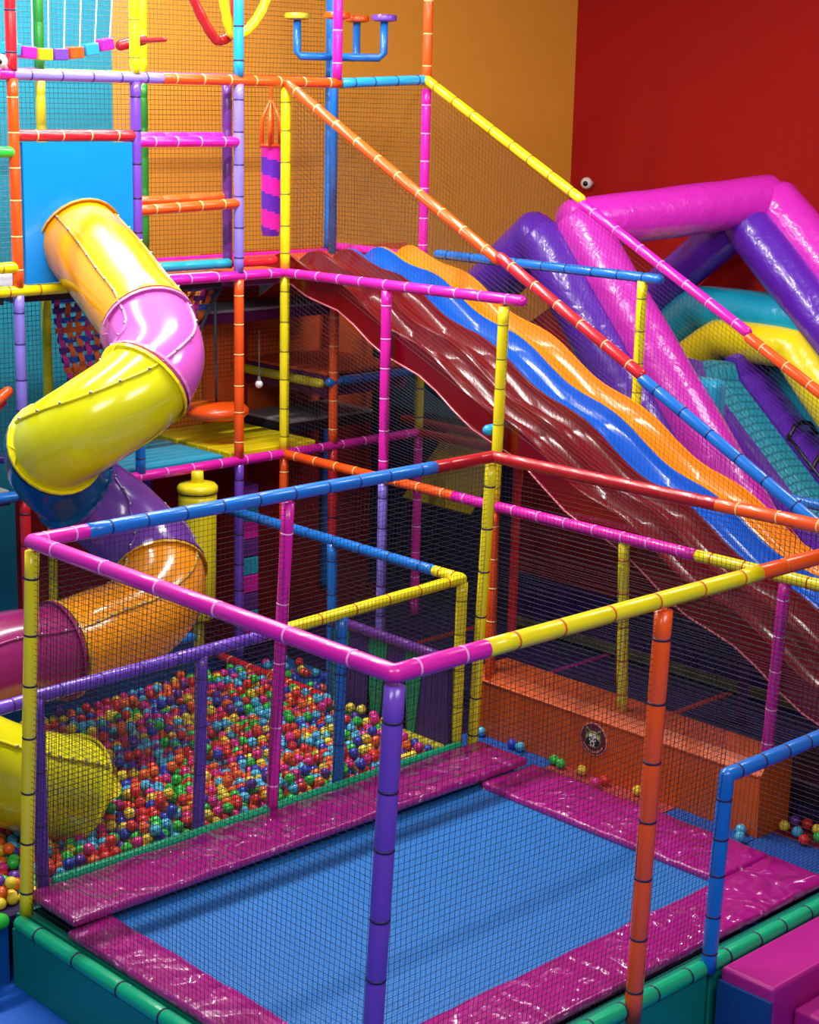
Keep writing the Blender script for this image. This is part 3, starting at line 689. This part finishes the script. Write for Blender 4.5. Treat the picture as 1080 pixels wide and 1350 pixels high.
net('net', (6.11, 5.9, 4.0), (6.11, .8, 1.75), (6.11, .8, 2.75), (6.11, 5.9, 5.4), .045, .003, 'net_dark', sg)

# ================================================================ spiral tube slide
sd = thing('spiral_slide', 'spiral tube slide of bright plastic sections winding down into the ball pit', 'slide', (1.85, 4.85, .5))
def cat(P, n=12):
    out = []
    for i in range(len(P)-1):
        p0 = P[max(i-1, 0)]; p1 = P[i]; p2 = P[i+1]; p3 = P[min(i+2, len(P)-1)]
        for k in range(n):
            t = k/n
            out.append(.5*((2*p1)+(p2-p0)*t+(2*p0-5*p1+4*p2-p3)*t*t+(3*p1-p0-3*p2+p3)*t**3))
    out.append(P[-1]); return out
HC = Vector((1.85, 4.85)); HR = .39; HZ = 3.68; HP = 1.56; SR = .33
ctrl = [Vector((2.42, 6.0, 4.22)), Vector((2.38, 5.6, 4.03)), Vector((2.31, 5.2, 3.84))]
for k in range(0, 12):
    a = -k*PI/4
    ctrl.append(Vector((HC.x+HR*math.cos(a), HC.y+HR*math.sin(a), HZ-HP*k/8-.15*max(0, min(1, (k-5)/3))*(1 if k < 10 else .6))))
ctrl = ctrl[:3+11]
ctrl += [Vector((1.48, 4.46, 1.58)), Vector((1.1, 4.42, 1.55)), Vector((.65, 4.45, 1.56)), Vector((.2, 4.38, 1.5)), Vector((-.12, 4.15, 1.42)), Vector((-.05, 3.92, 1.3)), Vector((.2, 3.84, 1.12)), Vector((.45, 3.84, .97)), Vector((.68, 3.85, .86)), Vector((.86, 3.87, .76))]
path = cat(ctrl, 10)
def seg(i0, i1, m, rim, lab, open_end=False, flare=False):
    a, c = int(i0*10), int(i1*10)
    pts = path[a:c+1]; rr = [SR]*len(pts)
    if flare:
        for q in range(len(pts)): rr[q] = SR+(.03*(q/(len(pts)-1))**3)
    g = G()
    g.sweep(pts, rr, 28, caps=False)
    # inner skin gives the shell its thickness
    g.sweep(pts[::-1], [r-.02 for r in rr[::-1]], 28, caps=False)
    o = g.out('slide_section', m, sd, smooth=True, label=lab)
    for q, e in ((0, pts[0]), (len(pts)-1, pts[-1])):
        t = (pts[min(q+1, len(pts)-1)]-pts[max(q-1, 0)]).normalized()
        s_ = .016 if q == 0 else -.016
        R0 = rr[q]
        G().sweep([e+t*s_-t*.012, e+t*s_-t*.012, e+t*s_+t*.012, e+t*s_+t*.012], [R0-.01, R0+.028, R0+.028, R0-.01], 28, caps=False).out('flange', rim, o)
    # moulded seam ribs along both flanks and the bolts on them
    gbo = G()
    for side in (0, 1):
        line = []
        for q, p in enumerate(pts):
            t = (pts[min(q+1, len(pts)-1)]-pts[max(q-1, 0)]).normalized()
            h = t.cross(Vector((0, 0, 1))).normalized(); w = h.cross(t).normalized()
            n_ = (h*(1 if side else -1)*.75+w*.66).normalized()
            line.append(p+n_*(rr[q]+.004))
            if q % 4 == 2: gbo.ball(p+n_*(rr[q]+.016), .012, 8, 5)
        G().sweep(line, .012, 6).out('seam_rib', rim, o, smooth=True)
    gbo.out('bolts', 'steel', o, smooth=True, kind='stuff')
    return o
seg(0, 3.0, 'p_amber', 'p_rim', 'amber orange top section')
seg(3.0, 4.75, 'p_pink', 'p_rimpink', 'pink bend')
seg(4.75, 7.2, 'p_yellow', 'yellow', 'yellow bend')
seg(7.2, 9.0, 'p_blue', 'p_blue', 'dark blue bend')
seg(9.0, 11.5, 'p_purple', 'p_purple', 'purple bend')
seg(11.5, 14.9, 'p_orange', 'p_rim', 'orange lower bend')
seg(14.9, 18.2, 'p_plum', 'p_plum', 'plum section')
seg(18.2, len(ctrl)-1, 'p_yellow', 'yellow', 'yellow exit section', flare=True)
# entry panel with its round hole collar
G().box((1.93, YF-.02, 3.9), (2.91, YF+.02, 4.95)).out('entry_panel', 'panel_blue', sd, label='blue entry panel')

# ================================================================ soft play pieces
wv = thing('woven_climber', 'woven climbing net of orange magenta and blue straps behind the spiral slide', 'climbing net', (3.4, 6.7, 3.1))
def wq(u, v):
    a = Vector((2.5, 6.55, 3.72)).lerp(Vector((4.22, 6.55, 3.74)), u); c = Vector((2.95, 6.75, 2.5)).lerp(Vector((3.8, 6.75, 2.5)), u)
    p = a.lerp(c, v); p.y += .1*math.sin(PI*v); return p
def strap(fn, ph, m, wd):
    K = 44; vs = []; fs = []
    for i in range(K+1):
        t = i/K; p, sdir = fn(t); nn = Vector((0, -1, 0))*(.014*math.sin(ph+t*PI*18)); 
        vs += [p+nn-sdir*wd, p+nn+sdir*wd, p+nn+sdir*wd+Vector((0, .006, 0)), p+nn-sdir*wd+Vector((0, .006, 0))]
    for i in range(K):
        for k in range(4): fs.append((4*i+k, 4*i+(k+1) % 4, 4*i+4+(k+1) % 4, 4*i+4+k))
    obj('strap', vs, fs, m, wv)
for i in range(17):
    u = (i+.5)/17; strap(lambda t, u=u: (wq(u, t), (wq(min(1, u+.02), t)-wq(max(0, u-.02), t)).normalized()), PI*(i % 2), 'w_orange' if i % 3 else 'w_magenta', .026)
for j in range(14):
    v = (j+.5)/14; strap(lambda t, v=v: (wq(t, v), (wq(t, min(1, v+.02))-wq(t, max(0, v-.02))).normalized()), PI*((j+1) % 2), ('w_blue', 'w_purple', 'w_blue', 'w_orange')[j % 4], .026)
G().sweep([wq(1.02, k/8) for k in range(9)], .014, 8).out('edge_rope', 'net_grey', wv, smooth=True)

def spiral_bag():
    t = thing('punch_bag', 'hanging purple and magenta spiral striped punch bag behind the yellow post', 'punch bag', (4.73, 6.5, 4.12))
    c = (4.73, 6.5, 4.12); r = .085; n = 24; H = .78; rows = 40; v = []; f = []; mi_ = []
    for i in range(rows+1):
        rr = r*(1-.15*max(0, 1-i/3)) if i < 3 else r
        for k in range(n):
            a = 2*PI*k/n; v.append((c[0]+rr*math.cos(a), c[1]+rr*math.sin(a), c[2]+H*i/rows))
    for i in range(rows):
        for k in range(n):
            f.append((i*n+k, i*n+(k+1) % n, (i+1)*n+(k+1) % n, (i+1)*n+k)); mi_.append(0 if ((i/rows*2.6+.5*k/n*1.0) % 1) < .5 else 1)
    f.append(tuple(range(n-1, -1, -1))); mi_.append(0); f.append(tuple(rows*n+k for k in range(n))); mi_.append(0)
    o = obj('bag', v, f, ['i_purple', 'magenta'], t, smooth=True); o.data.polygons.foreach_set('material_index', mi_); autosmooth(o, 50)
    for k in range(4):
        a = PI/4+k*PI/2
        G().sweep([(c[0]+r*.95*math.cos(a), c[1]+r*.95*math.sin(a), c[2]+H-.02), (c[0]+r*.9*math.cos(a), c[1]+r*.9*math.sin(a), c[2]+H+.22), (c[0], c[1], 5.3)], [.02, .02, .008], 6).out('sling', 'orange', t, smooth=True)
    G().sweep([(c[0]+r*.98*math.cos(2*PI*k/20), c[1]+r*.98*math.sin(2*PI*k/20), c[2]+H) for k in range(20)], .014, 6, closed=True).out('collar', 'orange', t, smooth=True)
    G().sweep([(c[0], c[1], 5.28), (c[0], c[1], Z3+.02)], .012, 8).out('rope', 'orange', t)
spiral_bag()
yb = thing('punch_bag', 'tall yellow padded punch pillar with narrow neck behind the spiral slide', 'punch bag', (3.27, 5.55, .5))
G().lathe((3.46, 5.9, .98), [(.03, 0), (.13, .01), (.15, .06), (.155, .6), (.165, 1.05), (.16, 1.1)], 24).out('bag', 'yellow', yb, smooth=True)
G().lathe((3.46, 5.9, 2.085), [(.16, 0), (.172, .01), (.172, .05), (.15, .075), (.06, .085)], 24).out('cap', 'yellow', yb, smooth=True)
G().lathe((3.46, 5.9, 2.165), [(.055, 0), (.05, .1)], 16).out('neck', 'yellow', yb, smooth=True)
G().lathe((3.46, 5.9, .45), [(.05, 0), (.05, .53)], 16).out('foot_pole', 'olive', yb, smooth=True)
G().sweep([(3.46+.163*math.cos(2*PI*k/24), 5.9+.163*math.sin(2*PI*k/24), 2.09) for k in range(24)], .008, 6, closed=True).out('seam_cord', 'black', yb, smooth=True)
pc = thing('checker_column', 'slim column of magenta and teal foam blocks behind the purple post', 'column', (3.78, 6.1, .5))
for k in range(9):
    G().box((4.2, 6.2, .5+k*.165), (4.36, 6.36, .5+k*.165+.16), .012).out('foam_block', ('magenta', 'teal', 'plum')[k % 3], pc)

ds = thing('disc_swing', 'orange round disc swing hanging on a rope above the yellow mat', 'swing', (4.16, 6.5, 2.5))
G().lathe((4.16, 6.55, 2.53), [(.05, 0), (.24, .02), (.29, .06), (.29, .1), (.24, .14), (.05, .16)], 28).out('seat', 'orange', ds, smooth=True)
G().sweep([(4.16, 6.55, 2.69), (4.155, 6.55, 3.2), (4.15, 6.55, 3.72)], .012, 8).out('rope', 'net_grey', ds, smooth=True)
lbp = thing('light_bulb', 'small white bulb hanging on a string left of the yellow post', 'bulb', (4.4, 6.3, 2.83))
G().ball((4.4, 6.25, 2.86), .035, 12, 8).out('globe', 'white', lbp, smooth=True)
G().sweep([(4.4, 6.25, 2.89), (4.4, 6.25, 2.93)], [.018, .012], 8).out('cap', 'steel', lbp)
G().sweep([(4.4, 6.25, 2.93), (4.4, 6.25, 3.33)], .004, 6).out('string', 'net_grey', lbp)

cs = thing('spinner_seats', 'blue pole with four upturned arms and round coloured seats on top', 'spinner', (5.85, 7.0, 3.88))
G().sweep([(5.85, 6.95, 3.88), (5.85, 6.95, 6.8)], .038, 14).out('pole', 'blue', cs, smooth=True)
for k, (dx, dy, m, l) in enumerate(((-.25, .24, 'olive', 'olive yellow seat'), (.33, -.31, 'purple', 'purple seat'), (-.2, -.26, 'orange', 'orange seat'), (.36, .1, 'orange', 'orange seat'))):
    c = Vector((5.85, 6.95, 5.68)); e = c+Vector((dx, dy, 0))
    pts = [c]+[c.lerp(e, .9)]+[e+Vector((0, 0, .04))]+[e+Vector((0, 0, .32))]
    G().sweep(pts, .036, 12).out('arm', 'blue', cs, smooth=True)
    autosmooth(G().lathe((e.x, e.y, e.z+.322), [(.08, 0), (.115, .012), (.12, .04), (.11, .06), (.05, .066)], 24).out('seat', m, cs, smooth=True, label=l), 50)

def hanging_loop(pts, m, lab):
    t = thing('hanging_loop', lab, 'loop', pts[len(pts)//2])
    P = cat([Vector(p) for p in pts], 8)
    rr = [.042*(1-.12*(1 if i % 4 == 0 else 0)) for i in range(len(P))]
    G().sweep(P, rr, 12).out('padded_rope', m, t, smooth=True)
    for e in (P[0], P[-1]): G().sweep([e, e+Vector((0, 0, .4))], .012, 6).out('hanger', 'net_grey', t)
hanging_loop([(3.6, 6.25, 6.35), (3.72, 6.22, 6.02), (3.88, 6.2, 5.78), (3.97, 6.2, 5.76), (4.05, 6.2, 5.82), (4.1, 6.2, 6.05), (4.12, 6.2, 6.4)], 'maroon', 'dark red padded rope loop hanging left of the light blue post')
hanging_loop([(3.86, 6.1, 6.35), (3.9, 6.1, 6.1), (3.98, 6.12, 5.85), (4.06, 6.14, 5.8), (4.2, 6.14, 5.86), (4.34, 6.12, 6.05), (4.46, 6.1, 6.4)], 'yellow', 'yellow padded rope loop hanging around the light blue post')

bb = thing('block_bridge', 'swaying row of coloured foam blocks hung on thin ropes at top left', 'block garland', (2.7, 6.5, 5.6))
cols = ['sky', 'magenta', 'yellow', 'purple', 'orange', 'sky', 'magenta']
for i in range(7):
    x = 2.17+i*.142; zc = 5.6+.1*((i-2.2)/5)**2*1.6
    ang = .05*(i-2.2); g = G().box((-.062, -.05, -.045), (.062, .05, .045), .01)
    R3 = Matrix.Rotation(-ang, 3, 'Y')
    g.v = [tuple(R3 @ Vector(v)+Vector((x, 6.5, zc))) for v in g.v]
    bk = g.out('foam_block', cols[i], bb)
    G().sweep([(x+.05, 6.5, zc+.046), (x+.07+.02*i, 6.55, 6.8)], .006, 6).out('rope', 'white', bb)
tube('end_sleeve', (3.17, 6.5, 5.69), (3.36, 6.45, 5.74), 'maroon', bb, None)
tube('end_sleeve', (3.3, 6.44, 5.73), (3.32, 6.1, 5.74), 'maroon', bb, None, r=.02)

for loc, lab in (((10.9, 8.16, 4.38), 'small white security camera on the red wall above the inflatable'), ((1.72, 5.9, 5.53), 'small white security camera on the frame at the left picture edge')):
    t = thing('security_camera', lab, 'camera', loc); c = Vector(loc); r = .07 if loc[0] > 5 else .05
    d = (Vector((-5.1, -5.6, 5.3))-c).normalized(); d = (d+Vector((-.25, .1, -.1))).normalized()
    G().ball(c, r, 18, 12).out('dome', 'white', t, smooth=True)
    G().ball(c+d*r*.62, r*.52, 14, 10).out('lens', 'black', t, smooth=True)
    e = c+(Vector((.1, 0, 0)) if loc[0] > 5 else Vector((.1, .1, -.05)))
    G().sweep([c, e], r*.4, 10).out('mount', 'white', t, smooth=True)

# low red ramp at the far left
rp = thing('red_ramp', 'red padded ramp edge at the far left behind the lavender post', 'ramp', (1.5, 6.1, 2.3))
G().prism([(.8, 6.1, 2.35), (1.8, 6.1, 3.08), (1.8, 6.1, 2.98), (.95, 6.1, 2.35)], (0, .5, 0)).out('ramp_panel', 'red', rp)
tube('edge_roll', (.8, 6.08, 2.4), (1.8, 6.08, 3.08), 'orange', rp, 'tie_cream')

# ================================================================ inflatable castle
ic = thing('inflatable_castle', 'big inflatable with magenta and purple roof arches, teal and yellow arches and a slide', 'inflatable', (8.4, 4.5, 0))
def infl(pts, r, m, name, lab=None, n=18):
    pts = [Vector(p) for p in pts]; P = []; rr = []
    for i in range(len(pts)-1):
        a, c = pts[i], pts[i+1]; L = (c-a).length; K = max(4, int(L/.12))
        for k in range(K+(i == len(pts)-2)):
            t = k/K; P.append(a.lerp(c, t)); s_ = 1-.035*(1-math.sin(PI*((t*L/.9) % 1)))
            rr.append(r*s_)
    d0 = (P[0]-P[1]).normalized(); d1 = (P[-1]-P[-2]).normalized()
    P = [P[0]+d0*r*.35, P[0]+d0*r*.2]+P+[P[-1]+d1*r*.2, P[-1]+d1*r*.35]; rr = [r*.5, r*.85]+rr+[r*.85, r*.5]
    return G().sweep(P, rr, n).out(name, m, ic, smooth=True, label=lab)
P1 = (7.35, 5.28, 4.2); P2 = (9.6, 4.66, 4.42)
infl([P1, P2], .25, 'i_magenta', 'ridge_tube', 'magenta ridge tube')
infl([(7.35, 5.2, 4.22), (7.3, 2.3, .98)], .25, 'i_magenta', 'roof_tube', 'magenta near roof tube')
infl([(7.1, 5.45, 4.08), (7.1, 2.9, 1.15)], .24, 'i_purple', 'roof_tube', 'purple inner near roof tube')
infl([(7.12, 5.45, 4.12), (7.12, 7.1, 2.7)], .26, 'i_purple', 'roof_tube', 'purple left roof tube')
infl([(9.6, 4.62, 4.4), (9.6, 2.2, 2.3)], .27, 'i_magenta', 'roof_tube', 'magenta far roof tube')
infl([(9.35, 4.8, 4.2), (9.35, 6.9, 2.55)], .22, 'i_purple', 'roof_tube', 'purple far left roof tube')
infl([(9.3, 4.72, 4.2), (9.3, 2.4, 2.1)], .24, 'i_purple', 'roof_tube', 'purple far right roof tube')
G().prism([(9.75, 4.7, 4.25), (9.75, 6.2, 2.9), (9.75, 2.9, 2.9)], (.12, 0, 0)).out('gable_panel', 'i_red', ic, label='red gable panel')
infl([(9.35, 6.3, 2.45), (9.35, 5.25, 3.3), (9.35, 3.98, 3.3), (9.35, 2.9, 2.2)], .24, 'i_teal', 'arch_tube', 'teal arch')
infl([(9.1, 5.4, 2.62), (9.1, 4.8, 3.06), (9.1, 3.95, 3.06), (9.1, 2.7, 1.75)], .2, 'i_yellow', 'arch_tube', 'yellow arch')
G().box((9.35, 3.0, 0), (9.7, 6.4, 2.9), .08).out('back_wall', 'i_teal', ic, label='teal back wall')
def ramp(x0, x1, dz, m, name, lab, th=.22, rib=0):
    N = 40; v = []; f = []
    for i in range(N+1):
        t = i/N; y = 4.5-2.6*t; z = 2.9-2.3*t
        if t < .06: z = 2.9-.2*t
        b_ = rib*abs(math.sin(PI*t*14)) if rib else 0
        v += [(x0, y, z+dz+b_*.4), ((x0+x1)/2, y, z+dz+.03+b_), (x1, y, z+dz+b_*.4), (x1, y, z+dz-th), (x0, y, z+dz-th)]
    for i in range(N):
        for k in range(5): f.append((5*i+k, 5*i+(k+1) % 5, 5*i+5+(k+1) % 5, 5*i+5+k))
    f += [(4, 3, 2, 1, 0), tuple(5*N+k for k in range(5))]
    return obj(name, v, f, m, ic, smooth=False, label=lab)
ramp(7.93, 8.27, .07, 'i_purple', 'slide_border', 'purple slide border', .3)
ramp(8.29, 8.8, 0, 'i_quilt', 'slide_lane', 'quilted teal slide lane')
ramp(8.82, 9.27, 0.03, 'i_purple', 'climbing_lane', 'purple climbing lane', .25, .05)
G().sweep([(7.66, 4.1, 2.75), (7.66, 2.2, 1.15)], .02, 8).out('edge_piping', 'i_red', ic, label='red piping')
for i in range(6):
    t = .3+.11*i; y = 4.5-2.6*t; z = 2.9-2.3*t
    G().sweep([(8.8, y-.02, z+.03), (8.92, y, z+.14), (9.05, y, z+.17), (9.18, y, z+.14), (9.29, y-.02, z+.03)], .022, 8).out('climbing_strap', 'black', ic, smooth=True, label='black climbing strap')
G().sweep([(8.81, 4.5-2.6*t/10, 2.97-2.3*t/10) for t in range(3, 10)], .018, 6).out('strap_edge', 'black', ic, smooth=True)
G().prism([(7.5, 5.1, 3.75), (7.5, 6.3, 2.95), (7.5, 4.2, 2.95)], (.1, 0, 0)).out('side_panel', 'i_red', ic, label='red side panel')
G().box((7.45, 3.6, 2.35), (7.65, 6.4, 2.94), .06).out('side_panel', 'i_teal', ic, label='teal side panel')
G().box((7.4, 1.8, 0), (7.7, 7, 1.6), .1).out('side_panel', 'i_purple', ic, label='purple side wall')
G().box((7.7, 1.5, 0), (9.9, 6.6, .35), .1).out('floor_cushion', 'i_purple', ic)
